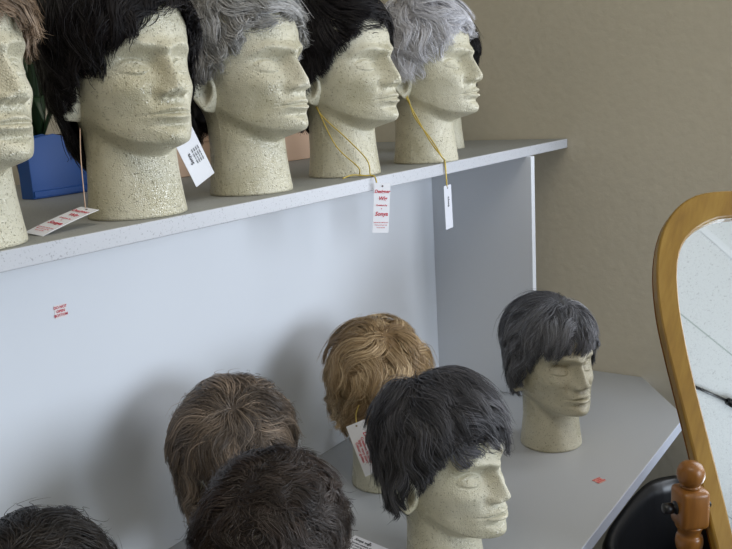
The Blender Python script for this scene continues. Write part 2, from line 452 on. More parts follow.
    for sgn in (-1, 1):
        b0 = len(V)
        for r_ in range(nr+1):
            for k in range(nu):
                rr = r_/nr; an = 2*PI*k/nu
                u = math.cos(an)*rr*(.0195 + .003*math.sin(an)); v = math.sin(an)*rr*.0310
                if math.sin(an) < 0: u *= (1-.35*(-math.sin(an))**2)
                rim = .0075*math.exp(-((rr-.76)/.20)**2)*(1-.65*max(0,-math.cos(an))) 
                bowl = -.0030*math.exp(-(((u+.002)/.007)**2+((v+.004)/.011)**2))
                anti = .0035*math.exp(-((rr-.52)/.12)**2)*(0.5+.5*math.cos(an+.3))
                hgt = .0080 + rim + bowl + anti
                if rr >= .999: hgt = -.006
                elif rr > .93: hgt *= .62
                # ear tips away from the skull towards the back (u>0 = back)
                px = .0672 + hgt + u*.38
                py = .006 + u*.92 - (hgt)*.25 + v*.12
                pz = .147 + v
                V.append([sgn*px, py, pz])
        for r_ in range(nr):
            for k in range(nu):
                q_ = [b0+r_*nu+k, b0+r_*nu+(k+1)%nu, b0+(r_+1)*nu+(k+1)%nu, b0+(r_+1)*nu+k]
                F.append(q_ if sgn < 0 else q_[::-1])
    return np.array(V), np.array(F)
HV, HF = head_mesh()
HEAD = None
def mannequin(loc, rz, label):
    global HEAD
    if HEAD is None:
        o = arr_mesh('mannequin_head', HV, HF, M_FOAM)
        HEAD = o.data
    else:
        o = link(bpy.data.objects.new('mannequin_head', HEAD))
    o.location = loc; o.rotation_euler = (0,0,rz)
    return tag(o, label, 'mannequin head', 'styrofoam mannequin heads')

# ------------------------------------------------------------------ wigs
CEN = np.array([0,.004,.198]); RU = np.array([.0765,.0985,.0945])
def shell(p, off):
    q = p-CEN
    R = np.where(q[:,2:3] > 0, RU[None,:], (RU*np.array([.97,.93,1.75]))[None,:])
    # front (face) side is shallower
    R = R*np.where(q[:,1:2] < 0, np.array([1,.94,1])[None,:], 1.0)
    d = np.linalg.norm(q/R, axis=1, keepdims=True)
    s = q/d
    n = s/(R*R); n /= np.linalg.norm(n, axis=1, keepdims=True)
    return CEN + s + n*off[:,None], n

def wig(name, m, loc, rz, label, seed, n=9000, locks=340, length=(.045,.085), vol=.018, clump=.72, wave=.5, wfreq=1.1,
        tip=.006, width=.00046, crown=(0,.045,.285), sweep=(0,0,0), sweep_r=.07, line=None, hem=None,
        jitter=.25, stray=.04, messy=0.0, nseg=9, wisp=0.0, curl=0.0, hemj=.010, puff=0.0, spread=.0062):
    """line / hem: {angle from the front in radians (negative = the head's right): height} for roots / tips"""
    rg = np.random.default_rng(seed)
    root = empty(name, loc, rz)
    LN = {-3.15:.100,-2.4:.108,-1.9:.135,-1.55:.168,-1.25:.180,-1.0:.205,-.7:.228,0:.238,.7:.228,1.0:.205,1.25:.180,1.55:.168,1.9:.135,2.4:.108,3.15:.100}
    if line: LN = line
    HM = {-3.15:.088,-2.4:.092,-1.9:.118,-1.55:.150,-1.25:.160,-1.0:.190,-.7:.212,0:.222,.7:.212,1.0:.190,1.25:.160,1.55:.150,1.9:.118,2.4:.092,3.15:.088}
    if hem: HM.update(hem)
    kl, kh = sorted(LN), sorted(HM)
    hairline = lambda ph: np.interp(ph, kl, [LN[k] for k in kl])
    hemline = lambda ph: np.interp(ph, kh, [HM[k] for k in kh])
    def ang(p): return np.arctan2(p[:,0], -(p[:,1]-CEN[1]))
    v = rg.normal(size=(locks*8,3)); v /= np.linalg.norm(v,axis=1,keepdims=True)
    p = CEN + v*RU*np.stack([np.ones(len(v)),np.ones(len(v)),np.where(v[:,2]>0,1,1.75)],1)
    P = p[p[:,2] > hairline(ang(p))][:locks]
    locks = len(P)
    phi = ang(P)
    rot = rg.normal(0, jitter, locks); lay = rg.random(locks)
    Ln = rg.uniform(length[0], length[1], locks)
    ph = rg.uniform(0, 2*PI, locks); ltint = rg.random(locks); crl = rg.normal(0, 1, locks)
    hj = rg.normal(0, hemj, locks)
    lk = rg.integers(0, locks, n)
    S = P[lk] + rg.normal(0, spread, (n,3))
    sj = rg.normal(0, hemj*.35, n)
    sj = sj-np.where(rg.random(n) < wisp, rg.uniform(.01,.035,n), 0)
    cw = np.array(crown); sw = np.array(sweep)
    def grow(start, kk, sp, hjit):
        num = len(start); p = start.copy(); pts = []; nrm = []; ds = Ln[kk]/(nseg-1)
        a0 = ang(start)
        for i in range(nseg):
            t = i/(nseg-1)
            hh = np.clip((p[:,2]-.16)/.10, .0, 1)       # hair hugs the head lower down
            lift = .002 + (vol*(.45+.55*hh)+puff*hh)*(.12+.95*lay[kk])*(1-math.exp(-4*t))*(1-.45*t*t)
            lift = lift + tip*(t**3)*np.clip(lay[kk]-.35,0,1)*1.5 + sp*t*.012
            lift = lift + .013*np.exp(-((np.abs(ang(p))-1.58)/.30)**2)*np.exp(-((p[:,2]-.150)/.030)**2)
            q, nn = shell(p, lift); pts.append(q); nrm.append(nn)
            base, _ = shell(p, np.zeros(num))
            d = base-cw; d[:,2] -= .015
            d = d/np.linalg.norm(d, axis=1, keepdims=True)
            f_ = np.exp(-(np.linalg.norm(base-np.array([0,-.075,.258]),axis=1)/sweep_r)**2)[:,None]
            d = d + sw[None,:]*f_
            d[:,2] -= .22
            d = d - nn*np.sum(d*nn, axis=1, keepdims=True)
            d /= np.linalg.norm(d, axis=1, keepdims=True)+1e-9
            an = rot[kk]*(1-.5*t) + wave*np.sin(wfreq*t*2*PI+ph[kk]) + crl[kk]*curl*t*t
            cr_ = np.cross(nn, d)
            d = d*np.cos(an)[:,None] + cr_*np.sin(an)[:,None]
            room = np.clip((base[:,2]-hemline(ang(base))-hjit)/.012, .06, 1)
            p = base + d*(ds*room)[:,None]
        return np.stack(pts,1), np.stack(nrm,1)
    G, GN = grow(P, np.arange(locks), np.zeros(locks), hj)
    sp = np.where(rg.random(n) < stray, rg.uniform(.2,1.0,n), 0)
    Q, QN = grow(S, lk, sp, hj[lk]+sj)
    t = np.linspace(0,1,nseg)[None,:,None]
    cl = clump*(1-.8*(sp > 0))[:,None,None]*np.clip(rg.normal(1,.3,n),.2,1.4)[:,None,None]
    cl = np.clip(cl, 0, .95)
    C = Q*(1-cl*t**1.1) + G[lk]*(cl*t**1.1)
    C = C + rg.normal(0, .0018+messy, (n,1,3))*t**1.3
    tang = np.gradient(C, axis=1); tang /= np.linalg.norm(tang, axis=2, keepdims=True)+1e-9
    side_v = np.cross(tang, QN); side_v /= np.linalg.norm(side_v, axis=2, keepdims=True)+1e-9
    tilt = rg.normal(0,.5,n)[:,None,None]
    nn = np.cross(side_v, tang)
    sd = side_v*np.cos(tilt)+nn*np.sin(tilt); nn = np.cross(sd, tang)
    w = width*rg.uniform(.7,1.3,n)[:,None,None]*(1-.8*t**2.5)
    V = np.stack([C-sd*w, C+nn*w*.9, C+sd*w], 2)
    idx = np.arange(n*nseg*3).reshape(n, nseg, 3)
    F = np.concatenate([np.stack([idx[:,:-1,k], idx[:,:-1,k+1], idx[:,1:,k+1], idx[:,1:,k]], -1).reshape(-1,4) for k in (0,1)])
    hair = arr_mesh('hair', V.reshape(-1,3), F, m, root)
    tint = np.clip(.62*ltint[lk]+.38*rg.random(n)+rg.normal(0,.05,n),0,1)
    a = hair.data.attributes.new('tint', 'FLOAT', 'POINT'); a.data.foreach_set('value', np.repeat(tint, nseg*3).astype(np.float32))
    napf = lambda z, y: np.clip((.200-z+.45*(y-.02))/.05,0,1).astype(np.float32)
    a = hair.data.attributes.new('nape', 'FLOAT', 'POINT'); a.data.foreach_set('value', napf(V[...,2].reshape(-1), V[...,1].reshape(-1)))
    nU, nV = 90, 26; CV = []
    for i in range(nV+1):
        for k in range(nU):
            f = -PI+2*PI*k/nU
            hl = float(hairline(f))+.004
            e0 = math.asin(max(-1,min(1,(hl-CEN[2])/(RU[2]*(1 if hl > CEN[2] else 1.75)))))
            e = e0 + (PI/2-e0)*i/nV
            ce, se = math.cos(e), math.sin(e)
            R_ = RU*np.array([1,1,1 if se > 0 else 1.75])*(np.array([1,1,1]) if se > 0 else np.array([.97,.93,1]))
            CV.append([math.sin(f)*ce*R_[0], -math.cos(f)*ce*R_[1]*(.94 if abs(f) < PI/2 else 1)+CEN[1], CEN[2]+se*R_[2]])
    CV = np.array(CV); q = CV-CEN; CV = CV + q/np.linalg.norm(q,axis=1,keepdims=True)*.0030
    CF = [[i*nU+k, i*nU+(k+1)%nU, (i+1)*nU+(k+1)%nU, (i+1)*nU+k] for i in range(nV) for k in range(nU)]
    cap = arr_mesh('wig_cap', CV, CF, m, root)
    a = cap.data.attributes.new('tint', 'FLOAT', 'POINT'); a.data.foreach_set('value', np.full(len(CV), .1, np.float32))
    a = cap.data.attributes.new('nape', 'FLOAT', 'POINT'); a.data.foreach_set('value', napf(CV[:,2], CV[:,1]))
    return tag(root, label, 'wig', 'short wigs on foam heads')

# heads on the shelf: centre = nearest base pixel pushed back by the base radius
def place(x, y, z, r=.060):
    p = atz(x, y, z); d = Vector((p.x, p.y, 0)).normalized(); return (p.x+d.x*r, p.y+d.y*r, z+.0006)
H = {
 'h1': (place(-33,255,SZ), math.radians(5)), 'h2': (place(139,220,SZ), math.radians(-9)), 'h3': (place(252,196,SZ), 0),
 'h4': (place(345,178,SZ), 0), 'h5': (place(426,164,SZ), math.radians(4)), 'h6': (place(438,151,SZ), math.radians(165)),
 'd1': (place(551,453,DZ), math.radians(-33)),
 'd2': (place(446,590,DZ), math.radians(-9)),
 'd3': (place(385,494,DZ), math.radians(112)),
 'd4': ((.846,.845,DZ+.0006), math.radians(105)),
 'd5': ((.672,.622,DZ+.0006), math.radians(100)),
 'd6': ((.440,.742,DZ+.0006), math.radians(120)),
}
print('D2', H['d2'])
HL = {
 'h1': 'foam head at the left end of the top shelf wearing the light brown wig',
 'h2': 'foam head on the top shelf under the black wispy-fringed wig, by the blue file',
 'h3': 'foam head on the top shelf under the salt-and-pepper wig with darker nape',
 'h4': 'foam head under the black side-swept wig, gold cord loop at its neck',
 'h5': 'foam head on the top shelf under the silver white wig near the end wall',
 'h6': 'foam head mostly hidden behind the silver wigged head on the top shelf',
 'd1': 'foam head on the desk near the clipped corner wearing a dark grey fringed wig',
 'd2': 'foam head in profile at the front of the desk under a charcoal grey wig',
 'd3': 'foam head on the desk turned away under the golden blonde wig',
 'd4': 'foam head on the desk turned away under the ash brown wig by the back panel',
 'd5': 'foam head on the desk turned away under the dark brown curly wig in front',
 'd6': 'foam head at the lower left under the brown-black wig',
}
for k, (p, rz) in H.items(): mannequin(p, rz, HL[k])

def W(k, m, label, **kw):
    p, rz = H[k]
    return wig('wig', m, p, rz, label, **kw)
W('h1', M_TAUPE, 'light brown wig on the leftmost head of the top shelf', seed=1, n=8000, vol=.026, tip=.010, length=(.05,.08), sweep=(.9,-.4,.3))
W('h2', M_BLACK, 'black wig with wispy fringe on the second head of the top shelf', seed=2, n=14000, locks=420, wisp=.03, vol=.030, tip=.004, length=(.06,.10), sweep=(-1.3,0,.1), sweep_r=.08, clump=.6,
  line={-3.15:.078,-2.2:.085,-1.7:.125,-1.4:.150,-1.1:.185,-.8:.215,-.3:.238,.3:.242,.8:.222,1.1:.19,1.4:.15,1.9:.12,3.15:.078},
  hem={-3.15:.060,-2.4:.064,-1.9:.085,-1.55:.122,-1.25:.150,-1.0:.176,-.7:.190,-.45:.200,-.15:.222,.15:.240,.4:.236,.7:.215,1.0:.175,1.25:.13,1.9:.09,2.4:.07,3.15:.06}, hemj=.008)
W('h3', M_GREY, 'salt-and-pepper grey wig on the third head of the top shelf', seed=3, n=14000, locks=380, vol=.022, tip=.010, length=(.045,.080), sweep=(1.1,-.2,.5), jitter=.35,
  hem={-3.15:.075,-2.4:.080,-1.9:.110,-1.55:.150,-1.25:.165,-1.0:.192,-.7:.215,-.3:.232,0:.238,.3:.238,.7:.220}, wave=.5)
W('h4', M_BLACK, 'black side-swept wig above the gold cord on the top shelf', seed=4, n=14000, locks=420, vol=.020, tip=.004, length=(.06,.095), sweep=(1.8,.1,.4), jitter=.15, wave=.22, clump=.5, hemj=.005,
  hem={-3.15:.080,-2.4:.085,-1.9:.105,-1.55:.150,-1.25:.160,-1.0:.190,-.7:.218,-.3:.236,0:.240,.3:.236,.6:.222,.9:.200})
W('h5', M_SILVER, 'silver white layered wig on the top shelf close to the end wall', seed=5, n=14000, locks=420, vol=.024, tip=.012, length=(.045,.085), sweep=(.7,-.6,.5), jitter=.4, wave=.55,
  hem={-1.55:.150,-1.25:.140,-1.0:.165,-.7:.200,-.3:.228,0:.234,.3:.234,.7:.220})
W('h6', M_BLACK, 'black wig peeking out behind the silver white wig', seed=6, n=5000, vol=.018, length=(.05,.08))
W('d1', M_STEEL, 'dark grey wig with full fringe on the head near the desk corner', seed=7, n=14000, locks=360, vol=.021, tip=.005, length=(.06,.09), sweep=(-.5,-.3,-.1), jitter=.3, wave=.45, crown=(.018,-.025,.288),
  hem={-3.15:.098,-2.4:.100,-1.9:.105,-1.55:.112,-1.25:.138,-1.0:.172,-.7:.196,-.3:.199,0:.201,.2:.210,.35:.218,.6:.200,.9:.180,1.2:.155,1.6:.13})
W('d2', M_STEEL2, 'charcoal grey layered wig on the profile head at the desk front', seed=8, n=18000, locks=380, vol=.020, puff=.007, tip=.012, length=(.045,.080), sweep=(.2,-.6,.4), jitter=.28, wave=.45,
  hem={-3.15:.098,-2.4:.100,-1.9:.108,-1.55:.132,-1.25:.158,-1.0:.186,-.7:.208,-.3:.220,0:.222,.3:.222,.7:.212})
W('d3', M_BLONDE, 'golden blonde wavy wig on the head behind the charcoal grey wig', seed=9, n=15000, locks=230, crown=(-.03,.03,.285), vol=.028, tip=.012, length=(.07,.11), wave=.9, wfreq=.9, jitter=.4, clump=.8, curl=.5, hem={-3.15:.118,-2.4:.12,2.4:.12,3.15:.118,1.9:.125,-1.9:.125})
W('d4', M_ASH, 'ash brown wig with swirling crown beside the back panel', seed=10, n=16000, locks=380, vol=.021, tip=.008, length=(.05,.085), crown=(-.035,.05,.275), jitter=.35, wave=.6)
W('d5', M_DKBR, 'dark brown curly wig in front of the ash brown wig', seed=11, n=18000, locks=380, vol=.013, tip=.010, length=(.04,.07), wave=.9, wfreq=1.2, curl=1.0, jitter=.5, clump=.75)
W('d6', M_BRBK, 'brown-black wig at the lower left edge of the desk', seed=12, n=13000, locks=420, vol=.014, tip=.008, length=(.045,.075), wave=.7, curl=.6, jitter=.4, clump=.65)
# ------------------------------------------------------------------ cheval mirror
def tri_frame(az, tilt):
    n = Vector((math.cos(az)*math.cos(tilt), math.sin(az)*math.cos(tilt), math.sin(tilt)))
    w = Vector((0,0,1)).cross(n).normalized()       # to the viewer's right
    return w, n.cross(w).normalized(), n
AZ, TILT = math.radians(221), math.radians(36)
mw, mv, mn = tri_frame(AZ, TILT)
PIV = atD(690,506,1.20)                              # middle of the post's square block
hw_dir = Vector((mw.x, mw.y, 0)).normalized()
pl0 = PIV + hw_dir*.035                              # the frame plane passes here
def on_plane(x, y, off=0.0):
    d = ray(x, y); t_ = ((pl0+mn*off)-CAM).dot(mn)/d.dot(mn); p = CAM + d*t_ - (pl0+mn*off)
    return (p.dot(mw), p.dot(mv))
outer_px = [(745,189),(732,190),(716,190.7),(700,193.5),(688.5,198.5),(678.5,206),(669.5,217),(662.5,232),(658.5,249),(656.8,268),(657.5,290),(661,318),(668,350),(678,390),(688,430),(700,480),(712,528),(718,552)]
inner_px = [(745,216),(732,217),(720,218),(709,222),(699,227.5),(690,235),(683.5,244),(679.5,256),(678,270),(678.5,288),(681,312),(687,345),(696,385),(705,420),(716,463),(727,507),(738,553)]
OUT = [on_plane(*p) for p in outer_px]; INN = [on_plane(*p) for p in inner_px]
A0 = .212
def dense(pts, k=4):
    P = smooth_path([(a,b,0) for a,b in pts], k); return [(p.x,p.y) for p in P]
def closed(pts, low, bend):
    # pts: apex .. left side going down (traced half); continue to the bottom and mirror about the axis
    pts = [(min(a, A0), b) for a, b in pts if a < A0-.012]
    half = [(A0, pts[0][1]+.0005)] + pts + low
    half = dense(half, 4)
    other = [(2*A0-a, b) for a, b in half[1:-1]][::-1]
    return half + other
lowO = [(-.0165,-.14),(-.0165,-.28),(-.008,-.36),(.015,-.425),(.055,-.47),(.11,-.495),(.16,-.50),(A0,-.50)]
lowI = [(INN[-1][0],-.14),(INN[-1][0]+.0005,-.28),(.032,-.345),(.052,-.395),(.085,-.43),(.125,-.448),(.165,-.452),(A0,-.452)]
CO = closed(OUT[1:], lowO, 0); CI = closed(INN[1:], lowI, 0)
def resample(c, n, start=0):
    c = c + [c[0]]; d = [0]
    for p, q in zip(c, c[1:]): d.append(d[-1]+math.hypot(q[0]-p[0], q[1]-p[1]))
    out = []
    for i in range(n):
        s = d[-1]*i/n
        k = max(j for j in range(len(d)) if d[j] <= s+1e-12); k = min(k, len(c)-2)
        t_ = (s-d[k])/(d[k+1]-d[k]+1e-12); out.append((c[k][0]+(c[k+1][0]-c[k][0])*t_, c[k][1]+(c[k+1][1]-c[k][1])*t_))
    return out
NR = 160
CO = resample(CO, NR); CI = resample(CI, NR)
mir = empty('cheval_mirror', (0,0,0)); 
footc = pl0 + hw_dir*(A0)
mir.location = (footc.x, footc.y, 0)
MI = Matrix.Translation((-footc.x, -footc.y, 0))
PM = MI @ Matrix(((mw.x,mv.x,mn.x,pl0.x),(mw.y,mv.y,mn.y,pl0.y),(mw.z,mv.z,mn.z,pl0.z),(0,0,0,1)))
def frame_piece(i0, i1):
    bm = bmesh.new(); T = .016; rows = []
    for i in range(i0, i1+1):
        o = CO[i % NR]; n_ = CI[i % NR]
        ex, ey = n_[0]-o[0], n_[1]-o[1]; l = math.hypot(ex,ey); ex/=l; ey/=l; b = .0035
        sec = [(o[0],o[1],-T),(o[0],o[1],-b),(o[0]+ex*b*.35,o[1]+ey*b*.35,-b*.35),(o[0]+ex*b,o[1]+ey*b,0),(n_[0]-ex*b,n_[1]-ey*b,0),(n_[0]-ex*b*.35,n_[1]-ey*b*.35,-b*.35),(n_[0],n_[1],-b),(n_[0],n_[1],-.0115),(n_[0],n_[1],-T)]
        rows.append([bm.verts.new(PM @ Vector(s)) for s in sec])
    m_ = len(rows[0])
    for a, b in zip(rows, rows[1:]):
        for k in range(m_): bm.faces.new((a[k], a[(k+1)%m_], b[(k+1)%m_], b[k]))
    bm.faces.new(rows[0]); bm.faces.new(rows[-1][::-1])
    bmesh.ops.recalc_face_normals(bm, faces=bm.faces[:])
    o = mesh_obj('frame_segment', bm, M_OAK, mir)
    return o
# joints of the frame: find the index whose outer point matches the traced joint
jn = on_plane(664,350)
ji = min(range(NR//2), key=lambda i: math.hypot(CO[i][0]-jn[0], CO[i][1]-jn[1]))
# measure symmetric index
for a, b in ((-ji, ji), (ji, NR//2), (NR//2, NR-ji)):
    frame_piece(a, b)
bm = bmesh.new(); vs = [bm.verts.new(PM @ Vector((a + (A0-a)*-.01, b, -.0105))) for a, b in CI]; f_ = bm.faces.new(vs)
vb = [bm.verts.new(PM @ Vector((a + (A0-a)*-.01, b, -.0145))) for a, b in CI]; bm.faces.new(vb[::-1])
bmesh.ops.recalc_face_normals(bm, faces=bm.faces[:])
mesh_obj('mirror_glass', bm, M_MIRROR, mir)
bm = bmesh.new(); vs = [bm.verts.new(PM @ Vector((a, b, -.0165))) for a, b in CO]; bm.faces.new(vs)
vs = [bm.verts.new(PM @ Vector((a, b, -.0205))) for a, b in CO]; bm.faces.new(vs[::-1]); bmesh.ops.recalc_face_normals(bm, faces=bm.faces[:])
mesh_obj('backing_board', bm, M_OAK2, mir)

def post(base, sgn):
    # turned post around a vertical axis, square block at the pivot height
    z0 = base.z; rel = Vector((base.x-footc.x, base.y-footc.y, 0))
    az = math.atan2(hw_dir.y, hw_dir.x)
    T_ = Matrix.Translation(rel) @ Matrix.Rotation(az + math.radians(0), 4, 'Z')
    bm = bmesh.new()
    prof = [(.021,.10),(.021,.16),(.016,.165),(.019,.175),(.013,.19),(.011,.26),(.014,.40),(.019,.52),(.0205,.60),(.016,.66),(.0125,z0-.120),(.0125,z0-.105),(.0165,z0-.092),(.0175,z0-.083),(.0165,z0-.074),(.0155,z0-.071),(.0185,z0-.062),(.0195,z0-.054),(.0185,z0-.046),(.0160,z0-.042),(.0165,z0-.036),(.021,z0-.027)]
    prof = [(r*.98, z) for r, z in prof]
    sm = smooth_path([(r,0,z) for r,z in prof], 3)
    lathe(bm, [(p.x, p.z) for p in sm], 28, T_)
    o = mesh_obj('post', bm, M_OAK2, mir, True)
    bm = bmesh.new(); h = .0225
    vs = box(bm, -h*.94, h*.94, -h*.94, h*.94, z0-.029, z0+.029, .0075)
    bmesh.ops.transform(bm, matrix=T_, verts=bm.verts[:])
    mesh_obj('post_block', bm, M_OAK2, mir, True)
    bm = bmesh.new()
    fp = [(.010,z0+.027),(.0135,z0+.0305),(.0120,z0+.0335),(.0155,z0+.037),(.0182,z0+.042),(.0193,z0+.049),(.0180,z0+.0565),(.0146,z0+.0625),(.009,z0+.0663),(.0025,z0+.0678)]
    sm = smooth_path([(r,0,z) for r,z in fp], 4)
    lathe(bm, [(p.x, p.z) for p in sm], 28, T_)
    mesh_obj('finial', bm, M_OAK2, mir, True)
    bm = bmesh.new()
    d = hw_dir*sgn; c = rel + Vector((0,0,z0))
    tube(bm, [c + d*.020, c + d*.0225, c+d*.0228, c+d*.026, c+d*.0262, c+d*.038, c+d*.040], [.0095,.0095,.005,.005,.0078,.0078,.006], 20)
    mesh_obj('pivot_knob', bm, M_BLKPL, mir, True)
    bm = bmesh.new()
    tube(bm, [c - d*.015, c - d*.03], .004, 12); mesh_obj('pivot_pin', bm, M_BLKPL, mir, True)
    # foot bar across, curved ends
    bm = bmesh.new(); fdir = Vector((-hw_dir.y, hw_dir.x, 0))
    tube(bm, smooth_path([rel+fdir*-.20+Vector((0,0,.022)), rel+fdir*-.15+Vector((0,0,.05)), rel+fdir*-.04+Vector((0,0,.10)), rel+fdir*.04+Vector((0,0,.10)), rel+fdir*.15+Vector((0,0,.05)), rel+fdir*.20+Vector((0,0,.022))], 5), .0215, 12)
    mesh_obj('foot', bm, M_OAK2, mir, True)
    return rel
HWD = A0*1.0+.035
pl = post(PIV, -1)
PR = PIV + hw_dir*(2*HWD); PR.z = PIV.z
pr = post(PR, 1)
bm = bmesh.new(); tube(bm, [pl+Vector((0,0,.14)), pr+Vector((0,0,.14))], .014, 14); mesh_obj('stretcher', bm, M_OAK2, mir, True)
tag(mir, 'standing tilted mirror in a honey wood frame on turned wooden posts', 'mirror')

# ------------------------------------------------------------------ cards, cords, stickers
def text(body, size, m, parent, x, y, z=.0005, align='CENTER', xs=1.0, shear=0.0, rot=0.0):
    cu = bpy.data.curves.new('lettering', 'FONT'); cu.body = body; cu.size = size; cu.align_x = align; cu.align_y = 'CENTER'
    cu.shear = shear; cu.offset = size*.022; cu.extrude = .00004; cu.resolution_u = 3
    cu.materials.append(m)
    tmp = link(bpy.data.objects.new('tmp', cu)); bpy.context.view_layer.update()
    me = bpy.data.meshes.new_from_object(tmp.evaluated_get(bpy.context.evaluated_depsgraph_get())); me.name = 'lettering'
    bpy.data.objects.remove(tmp); bpy.data.curves.remove(cu)
    if not me.materials: me.materials.append(m)
    o = link(bpy.data.objects.new('lettering', me), parent)
    o.location = (x, y, z); o.scale = (xs,1,1); o.rotation_euler = (0,0,rot)
    return o
def card(name, c, u, v, w, h, m, label, cat, hole=True, bend=0.0, group=None):
    u = Vector(u).normalized(); v = (Vector(v)-u*Vector(v).dot(u)).normalized(); n = u.cross(v)
    bm = bmesh.new(); vs0 = []; k = 8
    for side in (0,1):
        for i in range(k+1):
            for j in (0,1):
                yy = -h/2+h*i/k; vs0.append(bm.verts.new(((j-.5)*w, yy, bend*((2*yy/h)**2) - .00045*side)))
    q = lambda s,i,j: vs0[s*(k+1)*2+i*2+j]
    for i in range(k):
        bm.faces.new((q(0,i,0),q(0,i,1),q(0,i+1,1),q(0,i+1,0))); bm.faces.new((q(1,i,1),q(1,i,0),q(1,i+1,0),q(1,i+1,1)))
        bm.faces.new((q(0,i,1),q(1,i,1),q(1,i+1,1),q(0,i+1,1))); bm.faces.new((q(0,i,0),q(0,i+1,0),q(1,i+1,0),q(1,i,0)))
    bm.faces.new((q(0,0,0),q(1,0,0),q(1,0,1),q(0,0,1))); bm.faces.new((q(0,k,0),q(0,k,1),q(1,k,1),q(1,k,0)))
    o = mesh_obj(name, bm, m)
    o.matrix_world = Matrix(((u.x,v.x,n.x,c[0]),(u.y,v.y,n.y,c[1]),(u.z,v.z,n.z,c[2]),(0,0,0,1)))
    if hole:
        bm = bmesh.new(); lathe(bm, [(.0016,.0001),(.0016,.0004)], 14, Matrix.Translation((0,h/2-.005,bend)))
        mesh_obj('eyelet', bm, M_DARKHOLE, o)
    return tag(o, label, cat, group)
def cord(parent, pts, r, m=M_GOLD, name='cord'):
    bm = bmesh.new(); tube(bm, smooth_path(pts, 6), r, 8)
    if parent is not None:
        bpy.context.view_layer.update()
        bmesh.ops.transform(bm, matrix=parent.matrix_world.inverted(), verts=bm.verts[:])
    return mesh_obj(name, bm, m, parent, True)
def designer(o, h, m=M_INK):
    text('Designer', .0072, m, o, 0, h*.33, shear=.25); text('Wig', .0085, m, o, .001, h*.19, shear=.25)
    text('Creations by', .0036, m, o, 0, h*.055); text('*', .004, m, o, 0, -.002)
    text('Sonya', .0092, m, o, 0, -h*.12, shear=.25)
    for i, s in enumerate(('Synthetic fibre styled by hand','Wash in cool water only','Do not use heat')):
        text(s, .0021, m, o, 0, -h*.29-i*.0042)
GC = 'wig tags'
# hanging over the shelf edge below the black side-swept wig
pA = atY(381.5,208,SY-.012)
t3 = card('wig_tag', pA, (.80,-.60,-.10), (0,0,1), .0275, .080, M_PAPER, 'white tag with red lettering hanging by gold cord over the shelf edge', 'tag', group=GC)
designer(t3, .080)
tp = pA + Vector((-.003,.004,.036))
def D(pts): return [atD(x,y,d) for x,y,d in pts]
edge = Vector((tp.x, SY-.003, SZ+.0016))
cord(t3, D([(315,100,1.36),(319,112,1.355),(336,146,1.352),(358,167,1.350)])+[Vector((edge.x-.004,SY+.02,SZ+.004)), edge, tp], .0010)
cord(t3, D([(313,103,1.362),(324,118,1.353),(346,138,1.350),(367,160,1.348)])+[Vector((edge.x+.003,SY+.006,SZ+.003)), edge+Vector((.001,0,0)), tp], .0010)
cord(t3, [Vector((edge.x-.040,SY+.030,SZ+.002)), Vector((edge.x-.024,SY+.022,SZ+.006)), Vector((edge.x-.008,SY+.008,SZ+.003)), edge+Vector((0,0,.0005)), tp], .0010)
# narrow hanging tag below the silver wig
pB = atY(448.5,207,SY-.006)
t4 = card('wig_tag', pB, (1,.02,.03), (-.06,0,1), .028, .080, M_PAPER2, 'grey-white tag seen edge-on hanging by gold cord below the silver wig', 'tag', group=GC)
text('Sonya', .008, M_INKK, t4, 0, .010, rot=PI/2)
e4 = Vector((pB.x-.003, SY-.003, SZ+.0016)); tp4 = pB+Vector((-.003,0,.037))
cord(t4, D([(400,82,1.52),(406,97,1.51),(416,116,1.525),(430,141,1.515),(441,156,1.505)])+[e4, tp4], .0012)
cord(t4, D([(402,82,1.52),(408,98,1.51),(415,118,1.524),(431,139,1.516),(442,157,1.506)])+[e4+Vector((.002,0,0)), tp4], .0011)
# tag between the second and third heads
c0 = atD(194,156.7,1.14); uu = r2*17+u2*16.6+fw*12; vv = -r2*14+u2*37-fw*31
t2 = card('wig_tag', c0, uu, vv, .034, .078, M_PAPER, 'white tag with black print hanging between the second and third shelf heads', 'tag', group=GC)
text('Sonya', .007, M_INKK, t2, -.006, .0, rot=PI/2)
for i in range(4): text('style no 2041 dark', .003, M_INKK, t2, .001+i*.0035, .0, rot=PI/2)
cord(t2, D([(172,112,1.08),(178,118,1.08)])+[t2.matrix_world @ Vector((0,.034,.001))], .0006)
# tag lying on the shelf beside the second head
la, lb = atz(31,232.5,SZ+.0035), atz(43,235,SZ+.0015); lm = (la+lb)/2
rm_ = min((atD(86,207,.80+.002*i) for i in range(120) if .80+.002*i > .955), key=lambda p_: abs((p_-lm).length-.080))
uu = (lb-la).normalized(); vv = (rm_-lm).normalized()
t1 = card('wig_tag', (lm+rm_)/2, uu, vv, .030, .080, M_PAPER, 'white tag with red lettering leaning on the shelf before the blue file', 'tag', bend=-.001, group=GC)
designer(t1, .080)
cord(t1, D([(80,128,.98),(81,160,.965)])+[t1.matrix_world @ Vector((0,.034,.001))], .00055, M_PEACH)
# tag on the blonde wigged head
c5 = atD(365,448,1.395); uu = r2*.93+u2*.36; vv = -r2*.40+u2*.915
t5 = card('wig_tag', c5, uu+fw*.1, vv, .033, .088, M_PAPER, 'white tag with red print hanging from the golden blonde wig', 'tag', group=GC)
text('Designer Wig', .0105, M_INK, t5, .009, -.004, rot=-PI/2, shear=.2)
for i, s in enumerate(('Creations by Sonya','Style: wavy short','Colour: golden')): text(s, .0058, M_INK, t5, .001-i*.0055, -.004, rot=-PI/2)
cord(t5, [t5.matrix_world @ Vector((0,.038,.001)), atD(356,414,1.41), atD(359,405,1.43)], .0006)
